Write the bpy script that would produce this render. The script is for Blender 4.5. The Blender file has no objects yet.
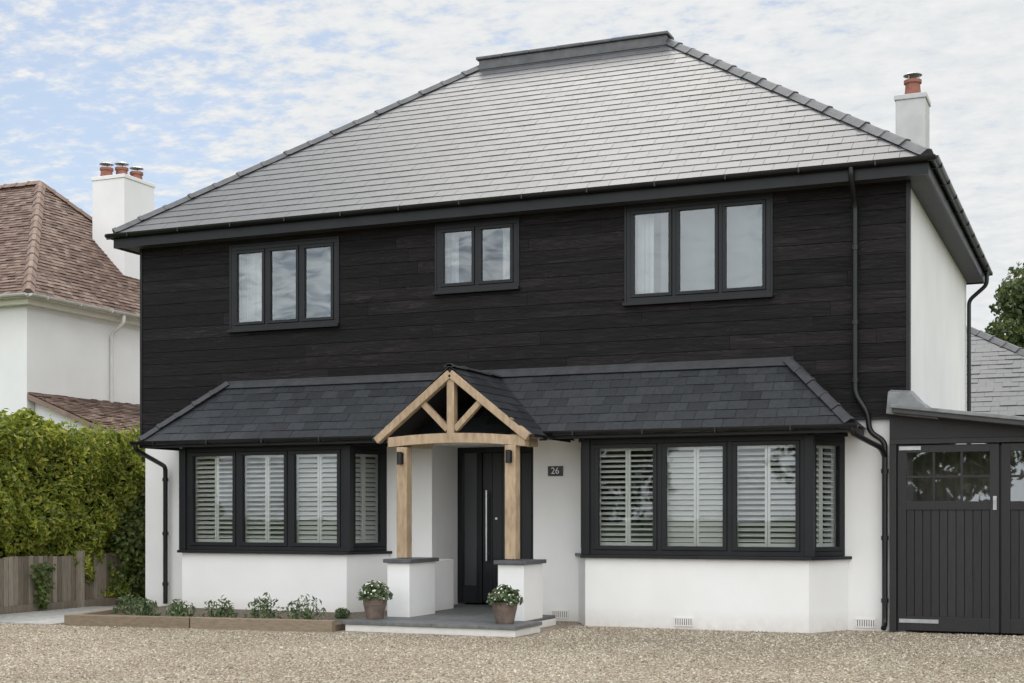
import bpy, math, random
import numpy as np
from mathutils import Vector, Matrix
random.seed(7); rng=np.random.default_rng(7)
S=bpy.context.scene
COL=S.collection
# ---------------------------------------------------------------- helpers
def rgb(r,g,b): return (r,g,b,1.0)
class NT:
    def __init__(s,nt): s.nt=nt
    def n(s,t,**k):
        nd=s.nt.nodes.new(t)
        for a,b in k.items(): setattr(nd,a,b)
        return nd
    def l(s,a,b): s.nt.links.new(a,b)
def new_mat(name):
    m=bpy.data.materials.new(name); m.use_nodes=True
    m.node_tree.nodes.clear(); T=NT(m.node_tree)
    out=T.n('ShaderNodeOutputMaterial'); p=T.n('ShaderNodeBsdfPrincipled')
    T.l(p.outputs[0],out.inputs[0]); return m,T,p,out
def ramp(T,fac,stops):
    r=T.n('ShaderNodeValToRGB'); e=r.color_ramp.elements
    while len(e)<len(stops): e.new(0.5)
    for i,(pos,c) in enumerate(stops): e[i].position=pos; e[i].color=rgb(*c)
    T.l(fac,r.inputs[0]); return r.outputs[0]
def mix(T,fac,a,b,bt='MIX'):
    m=T.n('ShaderNodeMixRGB',blend_type=bt)
    if isinstance(fac,(int,float)): m.inputs[0].default_value=fac
    else: T.l(fac,m.inputs[0])
    for i,x in ((1,a),(2,b)):
        if isinstance(x,tuple): m.inputs[i].default_value=rgb(*x)
        else: T.l(x,m.inputs[i])
    return m.outputs[0]
def math_(T,op,a,b=None,clamp=False):
    m=T.n('ShaderNodeMath',operation=op); m.use_clamp=clamp
    for i,x in ((0,a),(1,b)):
        if x is None: continue
        if isinstance(x,(int,float)): m.inputs[i].default_value=x
        else: T.l(x,m.inputs[i])
    return m.outputs[0]
def noise(T,scale,detail=4,vec=None,stretch=None,rough=0.55):
    tc=T.n('ShaderNodeTexCoord'); v=tc.outputs['Object'] if vec is None else vec
    if stretch:
        mp=T.n('ShaderNodeMapping'); mp.inputs['Scale'].default_value=stretch; T.l(v,mp.inputs[0]); v=mp.outputs[0]
    n=T.n('ShaderNodeTexNoise'); n.inputs['Scale'].default_value=scale; n.inputs['Detail'].default_value=detail
    n.inputs['Roughness'].default_value=rough
    T.l(v,n.inputs['Vector']); return n.outputs[0]
def bump(T,p,h,strength,dist=0.01):
    b=T.n('ShaderNodeBump'); b.inputs['Strength'].default_value=strength; b.inputs['Distance'].default_value=dist
    T.l(h,b.inputs['Height']); T.l(b.outputs[0],p.inputs['Normal'])
def island(T): return T.n('ShaderNodeNewGeometry').outputs['Random Per Island']
def simple(name,c1,c2,scale=3,rough=0.6,bs=0.0,bscale=60,metal=0,stretch=None,bd=0.005,spec=0.5):
    m,T,p,o=new_mat(name)
    n=noise(T,scale,4,stretch=stretch)
    T.l(ramp(T,n,[(0.3,c1),(0.7,c2)]),p.inputs['Base Color'])
    p.inputs['Roughness'].default_value=rough; p.inputs['Metallic'].default_value=metal
    p.inputs['Specular IOR Level'].default_value=spec
    if bs: bump(T,p,noise(T,bscale,3,stretch=stretch),bs,bd)
    return m
def isl_mat(name,stops,rough=0.6,bs=0.3,bscale=40,stretch=None,rvar=0.0,spec=0.5,bd=0.004,nm=.55):
    m,T,p,o=new_mat(name)
    c=ramp(T,island(T),stops)
    n=noise(T,bscale,4,stretch=stretch)
    c=mix(T,nm,c,ramp(T,n,[(0.3,(0.35,0.35,0.35)),(0.7,(1,1,1))]),'MULTIPLY')
    T.l(c,p.inputs['Base Color']); p.inputs['Specular IOR Level'].default_value=spec
    if rvar: T.l(math_(T,'ADD',math_(T,'MULTIPLY',island(T),rvar),rough-rvar/2),p.inputs['Roughness'])
    else: p.inputs['Roughness'].default_value=rough
    if bs: bump(T,p,n,bs,bd)
    return m
def cladding():
    m,T,p,o=new_mat('charred_cladding')
    base=ramp(T,island(T),[(0,(0.0065,0.0052,0.006)),(0.5,(0.012,0.0098,0.011)),(1,(0.021,0.017,0.0185))])
    # per board offset of the grain so that it breaks at every butt joint
    tc=T.n('ShaderNodeTexCoord'); off=T.n('ShaderNodeVectorMath',operation='ADD'); cb=T.n('ShaderNodeCombineXYZ')
    T.l(math_(T,'MULTIPLY',island(T),37.0),cb.inputs[0]); T.l(math_(T,'MULTIPLY',island(T),11.0),cb.inputs[2])
    T.l(tc.outputs['Object'],off.inputs[0]); T.l(cb.outputs[0],off.inputs[1]); v=off.outputs[0]
    wn=noise(T,1.0,3,v,(0.9,1,5)); 
    ma=T.n('ShaderNodeVectorMath',operation='ADD'); c2=T.n('ShaderNodeCombineXYZ'); T.l(math_(T,'MULTIPLY',wn,.35),c2.inputs[2]); T.l(v,ma.inputs[0]); T.l(c2.outputs[0],ma.inputs[1])
    g=noise(T,4,6,ma.outputs[0],(0.35,1,26),.7)
    f=noise(T,9,3,v,(0.6,1,9))
    streak=ramp(T,g,[(0.42,(0.25,0.25,0.25)),(0.55,(1,1,1)),(0.72,(2.6,2.5,2.5))])
    c=mix(T,1.0,base,streak,'MULTIPLY')
    c=mix(T,.5,c,ramp(T,f,[(0.35,(0.45,0.45,0.45)),(0.65,(1.3,1.3,1.3))]),'MULTIPLY')
    T.l(c,p.inputs['Base Color']); p.inputs['Specular IOR Level'].default_value=.22
    T.l(math_(T,'ADD',math_(T,'MULTIPLY',g,.5),.36),p.inputs['Roughness'])
    bump(T,p,g,1.0,.01); return m
def white_render():
    m,T,p,o=new_mat('white_render')
    n=noise(T,1.1,5)
    c=ramp(T,n,[(0.3,(0.76,0.752,0.738)),(0.7,(0.835,0.83,0.82))])
    tc=T.n('ShaderNodeTexCoord'); sx=T.n('ShaderNodeSeparateXYZ'); T.l(tc.outputs['Object'],sx.inputs[0])
    splash=math_(T,'SUBTRACT',1.0,math_(T,'MULTIPLY',sx.outputs[2],4.0),True)
    dn=math_(T,'MULTIPLY',math_(T,'MULTIPLY',splash,noise(T,9,5)),0.75,True)
    c=mix(T,dn,c,(0.50,0.44,0.36))
    T.l(c,p.inputs['Base Color']); p.inputs['Roughness'].default_value=0.85
    bump(T,p,noise(T,70,3),0.25,0.003); return m
WHITE=white_render(); CLAD=cladding()
BLACKF=simple('anthracite_frame',(0.009,0.010,0.012),(0.014,0.015,0.017),4,0.42,spec=.3)
GUTTER=simple('black_gutter_plastic',(0.007,0.008,0.009),(0.012,0.012,0.013),5,0.32,spec=.4)
SOFFIT=simple('dark_soffit',(0.035,0.036,0.038),(0.05,0.05,0.052),5,0.6)
CLADB=simple('cladding_batten',(0.003,0.003,0.003),(0.005,0.005,0.005),4,0.9)
SLATE=isl_mat('roof_slate',[(0,(0.098,0.101,0.107)),(0.5,(0.108,0.111,0.117)),(1,(0.12,0.122,0.128))],0.49,0.3,22,None,0.03,spec=0.42,nm=.35)
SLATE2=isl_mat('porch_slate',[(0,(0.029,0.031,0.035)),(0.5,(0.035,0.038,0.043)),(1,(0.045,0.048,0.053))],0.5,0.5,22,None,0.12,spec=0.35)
UNDER=simple('roof_underlay',(0.01,0.01,0.01),(0.015,0.015,0.015),4,0.9)
RIDGE=simple('ridge_tile',(0.07,0.072,0.078),(0.12,0.122,0.128),7,0.5,0.3,50)
RIDGE2=simple('canopy_ridge_tile',(0.035,0.037,0.041),(0.055,0.057,0.062),7,0.55,0.3,50,spec=.35)
LEAD=simple('lead_flashing',(0.13,0.135,0.14),(0.24,0.245,0.25),6,0.5,0.4,20)
TILE=isl_mat('brown_clay_tile',[(0,(0.12,0.072,0.055)),(0.4,(0.18,0.108,0.08)),(0.75,(0.235,0.155,0.12)),(1,(0.29,0.21,0.165))],0.8,0.4,18)
TILER=simple('clay_ridge',(0.19,0.125,0.10),(0.28,0.20,0.16),5,0.8,0.3,40)
def oak():
    m,T,p,o=new_mat('oak')
    n=noise(T,6,6,stretch=(4,4,1.0)); 
    c=ramp(T,n,[(0.25,(0.30,0.205,0.125)),(0.5,(0.44,0.325,0.21)),(0.75,(0.53,0.41,0.28))])
    k=noise(T,2.2,3); c=mix(T,0.4,c,ramp(T,k,[(0.4,(0.6,0.57,0.54)),(0.6,(1,1,1))]),'MULTIPLY')
    T.l(c,p.inputs['Base Color']); p.inputs['Roughness'].default_value=0.65
    bump(T,p,noise(T,14,5,stretch=(5,5,1)),0.4,0.004); return m
OAK=oak()
FENCE=isl_mat('weathered_fence',[(0,(0.17,0.135,0.10)),(0.5,(0.26,0.215,0.165)),(1,(0.36,0.31,0.25))],0.85,0.5,8,(8,8,0.7),nm=.7)
SLEEPER=isl_mat('sleeper_wood',[(0,(0.22,0.165,0.11)),(1,(0.31,0.24,0.17))],0.8,0.6,8,(1,8,8))
SHUT=simple('shutter_white',(0.74,0.735,0.69),(0.80,0.795,0.75),5,0.5)
CURT=simple('curtain_fabric',(0.5,0.5,0.5),(0.62,0.62,0.61),3,0.9)
BLIND=simple('pale_blind',(0.15,0.17,0.185),(0.20,0.22,0.235),1,0.9)
ROOM=simple('room_dark',(0.06,0.058,0.055),(0.09,0.088,0.085),2,0.9)
DOORM=simple('door_anthracite',(0.012,0.013,0.016),(0.019,0.020,0.024),6,0.35,0.3,12,stretch=(12,1,0.6),spec=.4)
GDOOR=isl_mat('garage_paint',[(0,(0.023,0.021,0.023)),(1,(0.033,0.031,0.033))],0.5,0.3,10,(10,10,0.6),spec=.35)
STEEL=simple('brushed_steel',(0.5,0.5,0.5),(0.62,0.62,0.62),8,0.3,metal=1)
PLAQ=simple('slate_plaque',(0.03,0.033,0.038),(0.05,0.053,0.058),12,0.5)
NUM=simple('number_paint',(0.75,0.75,0.75),(0.8,0.8,0.8),12,0.6)
CAP=simple('slate_coping',(0.055,0.058,0.063),(0.10,0.103,0.108),8,0.5,0.3,30)
STEPM=isl_mat('step_slate_paving',[(0,(0.13,0.133,0.135)),(1,(0.19,0.192,0.192))],0.6,0.3,12)
PAVE=isl_mat('paving_stone',[(0,(0.40,0.395,0.38)),(1,(0.5,0.49,0.47))],0.75,0.3,12)
TERRA=simple('terracotta',(0.22,0.08,0.055),(0.32,0.13,0.09),9,0.75,0.2,40)
POT=simple('brown_pot',(0.11,0.08,0.065),(0.19,0.14,0.115),12,0.6,0.2,40)
SOIL=simple('bed_soil',(0.10,0.08,0.06),(0.22,0.175,0.13),25,0.95,1.0,60,bd=0.03)
STRAP=simple('galvanised_strap',(0.35,0.36,0.37),(0.5,0.5,0.51),12,0.45,metal=0.6)
BARK=simple('bark',(0.07,0.05,0.035),(0.14,0.10,0.075),8,0.9,0.8,20,stretch=(3,3,0.6))
FLOW=simple('flower_petal',(0.75,0.72,0.68),(0.8,0.78,0.72),9,0.7)
def glass(name,fac,tint=(0.92,0.95,0.95)):
    m=bpy.data.materials.new(name); m.use_nodes=True; m.node_tree.nodes.clear(); T=NT(m.node_tree)
    o=T.n('ShaderNodeOutputMaterial'); mx=T.n('ShaderNodeMixShader'); tr=T.n('ShaderNodeBsdfTransparent'); g=T.n('ShaderNodeBsdfGlossy')
    tr.inputs[0].default_value=rgb(*tint); g.inputs['Roughness'].default_value=0.015; g.inputs[0].default_value=rgb(0.90,0.96,1.0)
    lw=T.n('ShaderNodeFresnel'); lw.inputs[0].default_value=1.5
    T.l(math_(T,'ADD',math_(T,'MULTIPLY',lw.outputs[0],1.2),fac,True),mx.inputs[0])
    b=T.n('ShaderNodeBump'); b.inputs['Strength'].default_value=0.08; b.inputs['Distance'].default_value=0.02
    T.l(noise(T,1.6,1),b.inputs['Height']); T.l(b.outputs[0],g.inputs['Normal'])
    T.l(tr.outputs[0],mx.inputs[1]); T.l(g.outputs[0],mx.inputs[2]); T.l(mx.outputs[0],o.inputs[0]); return m
GLASS=glass('window_glass',0.035); GLASSU=glass('upper_window_glass',0.11); GLASSG=glass('garage_window_glass',0.12)
def leafmat(name,stops,trans=0.3):
    m,T,p,o=new_mat(name)
    c=ramp(T,island(T),stops)
    n=noise(T,1.6,1); c=mix(T,0.4,c,ramp(T,n,[(0.35,(0.45,0.5,0.4)),(0.65,(1,1,1))]),'MULTIPLY')
    T.l(c,p.inputs['Base Color']); p.inputs['Roughness'].default_value=0.45
    t=T.n('ShaderNodeBsdfTranslucent'); T.l(c,t.inputs[0]); mx=T.n('ShaderNodeMixShader'); mx.inputs[0].default_value=trans
    T.l(p.outputs[0],mx.inputs[1]); T.l(t.outputs[0],mx.inputs[2]); T.l(mx.outputs[0],o.inputs[0]); return m
HEDGEL=leafmat('hedge_leaf',[(0,(0.10,0.145,0.02)),(0.4,(0.24,0.29,0.035)),(0.8,(0.42,0.44,0.06)),(1,(0.56,0.53,0.12))],0.4)
TREEL=leafmat('tree_leaf',[(0,(0.04,0.065,0.018)),(0.6,(0.085,0.115,0.03)),(1,(0.17,0.19,0.055))],0.3)
TREEY=leafmat('yellow_leaf',[(0,(0.16,0.19,0.03)),(1,(0.38,0.38,0.07))],0.35)
SHRUBL=leafmat('shrub_leaf',[(0,(0.05,0.09,0.03)),(0.6,(0.11,0.16,0.06)),(1,(0.25,0.28,0.16))],0.2)
IVYL=leafmat('ivy_leaf',[(0,(0.05,0.08,0.015)),(1,(0.14,0.18,0.035))],0.3)
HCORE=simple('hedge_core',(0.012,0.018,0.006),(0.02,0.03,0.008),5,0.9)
def gravel_mat(name,geo=False):
    m,T,p,o=new_mat(name)
    st=[(0,(0.15,0.115,0.08)),(0.25,(0.33,0.27,0.195)),(0.55,(0.43,0.365,0.275)),(0.8,(0.52,0.46,0.37)),(1,(0.66,0.62,0.54))]
    if geo:
        c=ramp(T,island(T),st)
    else:
        tc=T.n('ShaderNodeTexCoord')
        v=T.n('ShaderNodeTexVoronoi'); v.inputs['Scale'].default_value=52; T.l(tc.outputs['Object'],v.inputs['Vector'])
        sp=T.n('ShaderNodeSeparateColor'); T.l(v.outputs['Color'],sp.inputs[0])
        c=ramp(T,sp.outputs[0],st)
        edge=ramp(T,v.outputs['Distance'],[(0.3,(1,1,1)),(0.75,(0.35,0.32,0.28))]); c=mix(T,0.8,c,edge,'MULTIPLY')
        inv=math_(T,'SUBTRACT',1.0,v.outputs['Distance']); bump(T,p,inv,0.8,0.01)
    n=noise(T,0.55,4); c=mix(T,0.5,c,ramp(T,n,[(0.35,(0.68,0.66,0.62)),(0.65,(1,1,1))]),'MULTIPLY')
    T.l(c,p.inputs['Base Color']); p.inputs['Roughness'].default_value=0.85; p.inputs['Specular IOR Level'].default_value=.25; return m
GRAV=gravel_mat('gravel_bed'); GRAVS=gravel_mat('gravel_stone',True)
GRASS=simple('grass_ground',(0.05,0.08,0.02),(0.1,0.12,0.04),2,0.95,0.5,30,bd=0.05)

class MB:
    def __init__(s): s.v=[]; s.f=[]
    def hexa(s,c):
        b=len(s.v); s.v+= [tuple(x) for x in c]
        s.f+=[(b,b+3,b+2,b+1),(b+4,b+5,b+6,b+7),(b,b+1,b+5,b+4),(b+1,b+2,b+6,b+5),(b+2,b+3,b+7,b+6),(b+3,b,b+4,b+7)]
        return s
    def box(s,x0,x1,y0,y1,z0,z1):
        return s.hexa([(x0,y0,z0),(x1,y0,z0),(x1,y1,z0),(x0,y1,z0),(x0,y0,z1),(x1,y0,z1),(x1,y1,z1),(x0,y1,z1)])
    def beam(s,p0,p1,w,h,up=(0,0,1)):
        p0=Vector(p0);p1=Vector(p1);d=(p1-p0).normalized(); up=Vector(up); r=d.cross(up).normalized(); u=r.cross(d)
        c=[]
        for uu in (-h/2,h/2):
            for p,k in ((p0,-1),(p0,1),(p1,1),(p1,-1)): c.append(p+r*(k*w/2)+u*uu)
        return s.hexa(c)
    def quad(s,a,b,c,d):
        n=len(s.v); s.v+=[tuple(a),tuple(b),tuple(c),tuple(d)]; s.f.append((n,n+1,n+2,n+3)); return s
    def poly(s,pts):
        n=len(s.v); s.v+=[tuple(p) for p in pts]; s.f.append(tuple(range(n,n+len(pts)))); return s
    def prism(s,pts,z0,z1):
        n=len(s.v);k=len(pts); s.v+=[(x,y,z0) for x,y in pts]+[(x,y,z1) for x,y in pts]
        s.f.append(tuple(range(n+k-1,n-1,-1))); s.f.append(tuple(range(n+k,n+2*k)))
        for i in range(k): j=(i+1)%k; s.f.append((n+i,n+j,n+k+j,n+k+i))
        return s
    def cyl(s,p0,p1,r0,r1=None,n=12):
        r1=r0 if r1 is None else r1
        p0=Vector(p0);p1=Vector(p1);d=(p1-p0).normalized(); a=d.orthogonal().normalized(); b2=d.cross(a)
        b=len(s.v)
        for p,r in ((p0,r0),(p1,r1)):
            for i in range(n):
                t=2*math.pi*i/n; s.v.append(tuple(p+a*(r*math.cos(t))+b2*(r*math.sin(t))))
        for i in range(n): j=(i+1)%n; s.f.append((b+i,b+j,b+n+j,b+n+i))
        s.f.append(tuple(range(b+n-1,b-1,-1))); s.f.append(tuple(range(b+n,b+2*n))); return s
    def lathe(s,c,prof,n=24):
        b=len(s.v)
        for r,z in prof:
            for i in range(n): t=2*math.pi*i/n; s.v.append((c[0]+r*math.cos(t),c[1]+r*math.sin(t),c[2]+z))
        for k in range(len(prof)-1):
            for i in range(n): j=(i+1)%n; s.f.append((b+k*n+i,b+k*n+j,b+(k+1)*n+j,b+(k+1)*n+i))
        return s
    def build(s,name,mat,parent=None,bevel=0,smooth=False):
        me=bpy.data.meshes.new(name); me.from_pydata(s.v,[],s.f); me.materials.append(mat); me.update()
        o=bpy.data.objects.new(name,me); COL.objects.link(o)
        if smooth:
            for p in me.polygons: p.use_smooth=True
        if bevel:
            bm=o.modifiers.new('bev','BEVEL'); bm.width=bevel; bm.segments=2; bm.limit_method='ANGLE'
        if parent: attach(o,parent)
        return o
def attach(o,parent):
    o.parent=parent; o.matrix_parent_inverse=Matrix.Translation(-Vector(parent.location))
def empty(name,loc):
    e=bpy.data.objects.new(name,None); e.location=loc; e.empty_display_size=0.3; COL.objects.link(e); return e
def pipe(name,pts,r,mat,parent):
    cu=bpy.data.curves.new(name,'CURVE'); cu.dimensions='3D'; cu.bevel_depth=r; cu.bevel_resolution=3; cu.use_fill_caps=True
    sp=cu.splines.new('POLY'); sp.points.add(len(pts)-1)
    for i,p in enumerate(pts): sp.points[i].co=(*p,1)
    cu.materials.append(mat); o=bpy.data.objects.new(name,cu); COL.objects.link(o); attach(o,parent); return o
def bendpath(pts,r=0.08,n=4):
    out=[Vector(pts[0])]
    for i in range(1,len(pts)-1):
        a,b,c=Vector(pts[i-1]),Vector(pts[i]),Vector(pts[i+1])
        q0=b+(a-b).normalized()*min(r,(a-b).length/2); q1=b+(c-b).normalized()*min(r,(c-b).length/2)
        for k in range(n+1):
            t=k/n; out.append(q0*(1-t)**2+b*(2*t*(1-t))+q1*t*t)
    out.append(Vector(pts[-1])); return out
def rects_minus(rect,holes):
    rs=[rect]
    for h in holes:
        nr=[]
        for r in rs:
            a0,a1,b0,b1=r; h0,h1,g0,g1=h
            if h1<=a0 or h0>=a1 or g1<=b0 or g0>=b1: nr.append(r); continue
            if b0<g0: nr.append((a0,a1,b0,g0))
            if g1<b1: nr.append((a0,a1,g1,b1))
            m0=max(b0,g0);m1=min(b1,g1)
            if a0<h0: nr.append((a0,h0,m0,m1))
            if h1<a1: nr.append((h1,a1,m0,m1))
        rs=nr
    return rs
def slates(mb,P0,U,V,L,H,ka,kb,w,e,t,jit=0.0015,gap=0.004):
    P0=Vector(P0);U=Vector(U);V=Vector(V);N=U.cross(V)
    rows=int(math.ceil(H/e))
    for i in range(rows):
        v0=i*e; v1=min(v0+e*1.12,H)
        if v1-v0<0.02: continue
        lo0,hi0=ka*v0,L-kb*v0; lo1,hi1=ka*v1,L-kb*v1
        x=-w+(0.5*w if i%2 else 0)+random.uniform(-.004,.004)
        while x<L:
            a=x+gap/2;b=x+w-gap/2; x+=w
            A0=min(max(a,lo0),hi0);B0=min(max(b,lo0),hi0);A1=min(max(a,lo1),hi1);B1=min(max(b,lo1),hi1)
            if B0-A0<0.004 and B1-A1<0.004: continue
            j=random.uniform(-jit,jit)*2; k=random.uniform(-jit,jit); dv=random.uniform(-.004,.004)
            hl=t*2+j; hu=t*0.7
            q=lambda u,v,h:P0+U*u+V*v+N*h
            bl=[q(A0,v0+dv,hl-t),q(B0,v0+dv,hl-t+k),q(B1,v1,hu-t),q(A1,v1,hu-t)]
            tp=[q(A0,v0+dv,hl),q(B0,v0+dv,hl+k),q(B1,v1,hu),q(A1,v1,hu)]
            mb.hexa(bl+tp)
def hipcap(mb,p0,p1,seg,w,h):
    p0=Vector(p0);p1=Vector(p1);L=(p1-p0).length;n=max(1,round(L/seg));d=(p1-p0)/n
    for i in range(n):
        a=p0+d*i;b=p0+d*(i+1.0)
        off=Vector((0,0,0.006*(i%2)))
        r=d.normalized().cross(Vector((0,0,1))).normalized(); u=r.cross(d.normalized())
        sec=lambda p,s:[p-r*w*s-u*h*.55,p-r*w*.3*s+u*h*.45*s,p+r*w*.3*s+u*h*.45*s,p+r*w*s-u*h*.55]
        A=sec(a+off,1.0);B=sec(b+off,0.94)
        k=len(mb.v); mb.v+=[tuple(x) for x in A+B]
        mb.f+=[(k,k+1,k+5,k+4),(k+1,k+2,k+6,k+5),(k+2,k+3,k+7,k+6),(k,k+3,k+2,k+1),(k+4,k+5,k+6,k+7),(k,k+4,k+7,k+3)]
        A=sec(a+off,1.1);B=sec(a+off+d.normalized()*0.05,1.1); k=len(mb.v); mb.v+=[tuple(x+u*0.006) for x in A+B]
        mb.f+=[(k,k+1,k+5,k+4),(k+1,k+2,k+6,k+5),(k+2,k+3,k+7,k+6),(k,k+3,k+2,k+1),(k+4,k+5,k+6,k+7)]

# ---------------------------------------------------------------- HOUSE
XL,XR,DEP=-13.30,-2.18,7.9
H=empty('detached_house',(-7.8,3.9,0))
up_w=[(-11.73,-9.96,4.10,5.30,3),(-8.40,-7.21,4.45,5.35,2),(-5.68,-3.81,4.14,5.37,3)]
w=MB()
door=(-8.5,-7.0,-0.1,2.36)
for r in rects_minus((XL,XR,0,2.58),[(-12.4,-9.28,0.9,2.35),(-6.25,-3.0,0.9,2.35),door]): w.box(r[0],r[1],0,0.28,r[2],r[3])
for r in rects_minus((XL,XR,2.58,5.42),[u[:4] for u in up_w]): w.box(r[0],r[1],0.002,0.28,r[2],r[3])
w.box(XL,XL+.28,.281,DEP,0,5.42); w.box(XR-.28,XR,.281,DEP,0,5.42); w.box(XL+.281,XR-.281,DEP-.28,DEP,0,5.42)
w.box(-8.8,-8.5,.281,1.1,0,2.6); w.box(-7.0,-6.7,.281,1.1,0,2.6); w.box(-8.499,-7.001,.281,1.1,2.36,2.6)
w.build('walls',WHITE,H)
f=MB(); f.box(XL+.29,XR-.29,.29,DEP-.29,2.62,2.8); f.box(XL+.29,XR-.29,.29,DEP-.29,5.3,5.41); f.box(XL+.29,XR-.29,2.8,2.9,0,2.6); f.box(XL+.29,XR-.29,2.8,2.9,2.81,5.29)
f.build('interior_floors',ROOM,H)
bb=MB()
for r in rects_minus((XL-.012,XR+.004,2.58,5.41),[u[:4] for u in up_w]): bb.box(r[0],r[1],-.016,-.001,r[2],r[3])
bb.build('cladding_backing',CLADB,H)
cl=MB(); z=2.585; bh=0.178
while z<5.40:
    z1=min(z+bh-.006,5.41); x=XL-.02-random.uniform(0,2.5)
    while x<XR:
        L=random.choice([1.8,2.4,3.0,3.6]); a=max(x,XL-.02);c=min(x+L-.003,XR+.0)
        x+=L
        if c-a<.01: continue
        dy=random.uniform(-.002,.002)
        for r in rects_minus((a,c,z,z1),[(u[0]-.02,u[1]+.02,u[2]-.05,u[3]+.02) for u in up_w]):
            if r[1]-r[0]>.004 and r[3]-r[2]>.004: cl.box(r[0],r[1],-.045+dy,-.017,r[2],r[3])
    z+=bh
cl.build('timber_cladding',CLAD,H)
t=MB(); t.box(XR+.001,XR+.045,-.055,.06,2.56,5.41); t.box(XL-.06,XL-.021,-.055,.06,2.56,5.41); t.box(XL-.02,XR,-.05,-.0165,2.55,2.582)
t.build('corner_trims',BLACKF,H)
def window(p0,p1,z0,z1,n,outer=.06,mull=.05,cas=.045,shutters=False,dep=.07,fr=None,gl=None,sh=None):
    p0=Vector((p0[0],p0[1],0));p1=Vector((p1[0],p1[1],0));U=(p1-p0).normalized();L=(p1-p0).length;N=Vector((U.y,-U.x,0))
    P=lambda u,nn,zz:p0+U*u+N*nn+Vector((0,0,zz))
    def lb(mb,u0,u1,n0,n1,a,c):
        mb.hexa([P(u0,n1,a),P(u1,n1,a),P(u1,n0,a),P(u0,n0,a),P(u0,n1,c),P(u1,n1,c),P(u1,n0,c),P(u0,n0,c)])
    lb(fr,0,L,-dep,0,z0,z0+outer); lb(fr,0,L,-dep,0,z1-outer,z1)
    lb(fr,0,outer,-dep,-.0005,z0+outer,z1-outer); lb(fr,L-outer,L,-dep,-.0005,z0+outer,z1-outer)
    pw=(L-2*outer-(n-1)*mull)/n
    for i in range(n):
        a=outer+i*(pw+mull); c=a+pw
        if i<n-1: lb(fr,c,c+mull,-dep,-.001,z0+outer,z1-outer)
        g=.004
        A,C,Z0,Z1=a+g,c-g,z0+outer+g,z1-outer-g
        lb(fr,A,C,-dep+.01,.012,Z0,Z0+cas); lb(fr,A,C,-dep+.01,.012,Z1-cas,Z1)
        lb(fr,A,A+cas,-dep+.01,.0115,Z0+cas,Z1-cas); lb(fr,C-cas,C,-dep+.01,.0115,Z0+cas,Z1-cas)
        gl.quad(P(A+cas,-.02,Z0+cas),P(C-cas,-.02,Z0+cas),P(C-cas,-.02,Z1-cas),P(A+cas,-.02,Z1-cas))
        if shutters:
            s0,s1=A+.01,C-.01; n0,n1=-.13,-.10
            two = (s1-s0)>.4
            parts=[(s0,(s0+s1)/2-.003),((s0+s1)/2+.003,s1)] if two else [(s0,s1)]
            tilt=random.uniform(.35,.75)
            for (q0,q1) in parts:
                st=.030
                lb(sh,q0,q0+st,n0,n1,Z0,Z1); lb(sh,q1-st,q1,n0,n1,Z0,Z1); lb(sh,q0+st,q1-st,n0,n1,Z0,Z0+.09); lb(sh,q0+st,q1-st,n0,n1,Z1-.08,Z1)
                zz=Z0+.125; tl_=tilt+random.uniform(-.08,.08)
                while zz<Z1-.10:
                    t2=tl_+random.uniform(-.03,.03)
                    dn=.032*math.cos(t2);dz=.032*math.sin(t2); th=.005; nm=(n0+n1)/2
                    sh.hexa([P(q0+st,nm+dn,zz-dz-th),P(q1-st,nm+dn,zz-dz-th),P(q1-st,nm-dn,zz+dz-th),P(q0+st,nm-dn,zz+dz-th),
                        P(q0+st,nm+dn,zz-dz+th),P(q1-st,nm+dn,zz-dz+th),P(q1-st,nm-dn,zz+dz+th),P(q0+st,nm-dn,zz+dz+th)]); zz+=.066
fr,gl,sh=MB(),MB(),MB()
sill=MB(); glu=MB(); cur=MB(); bl=MB()
def curtain(mb,x0,x1,y,z0,z1,amp=.025,freq=60):
    n=max(8,int((x1-x0)/.012)); b0=len(mb.v)
    for i in range(n+1):
        x=x0+(x1-x0)*i/n; yy=y+amp*math.sin(i*.012*freq+math.sin(i*.1)*1.3)
        mb.v+=[(x,yy,z0),(x,yy*1.0,z1)]
    for i in range(n): k=b0+2*i; mb.f.append((k,k+2,k+3,k+1))
for i,(x0,x1,z0,z1,n) in enumerate(up_w):
    window((x0,-.055),(x1,-.055),z0,z1,n,.055,.05,.042,False,.08,fr,glu,None)
    sill.box(x0-.04,x1+.04,-.115,-.03,z0-.048,z0-.004)
    fr.box(x0-.03,x0-.001,-.06,-.02,z0,z1+.03); fr.box(x1+.001,x1+.03,-.06,-.02,z0,z1+.03); fr.box(x0-.001,x1+.001,-.0605,-.02,z1+.001,z1+.03)
curtain(cur,-11.75,-11.25,.16,4.1,5.4)
curtain(cur,-5.75,-5.38,.16,4.1,5.4)
curtain(cur,-8.42,-8.15,.14,4.4,5.4,.02); curtain(cur,-7.5,-7.2,.14,4.4,5.4,.02)
bl.box(-11.2,-9.9,.22,.23,4.1,5.4); bl.box(-5.3,-3.7,.22,.23,4.1,5.4)
cur.build('curtains',CURT,H,smooth=True); bl.build('roller_blinds',BLIND,H)
bays=[((-12.50,0),(-12.16,-.65),(-9.47,-.65),(-9.16,0)),((-6.36,0),(-6.03,-.65),(-3.22,-.65),(-2.87,0))]
bw=MB(); hd=MB()
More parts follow.
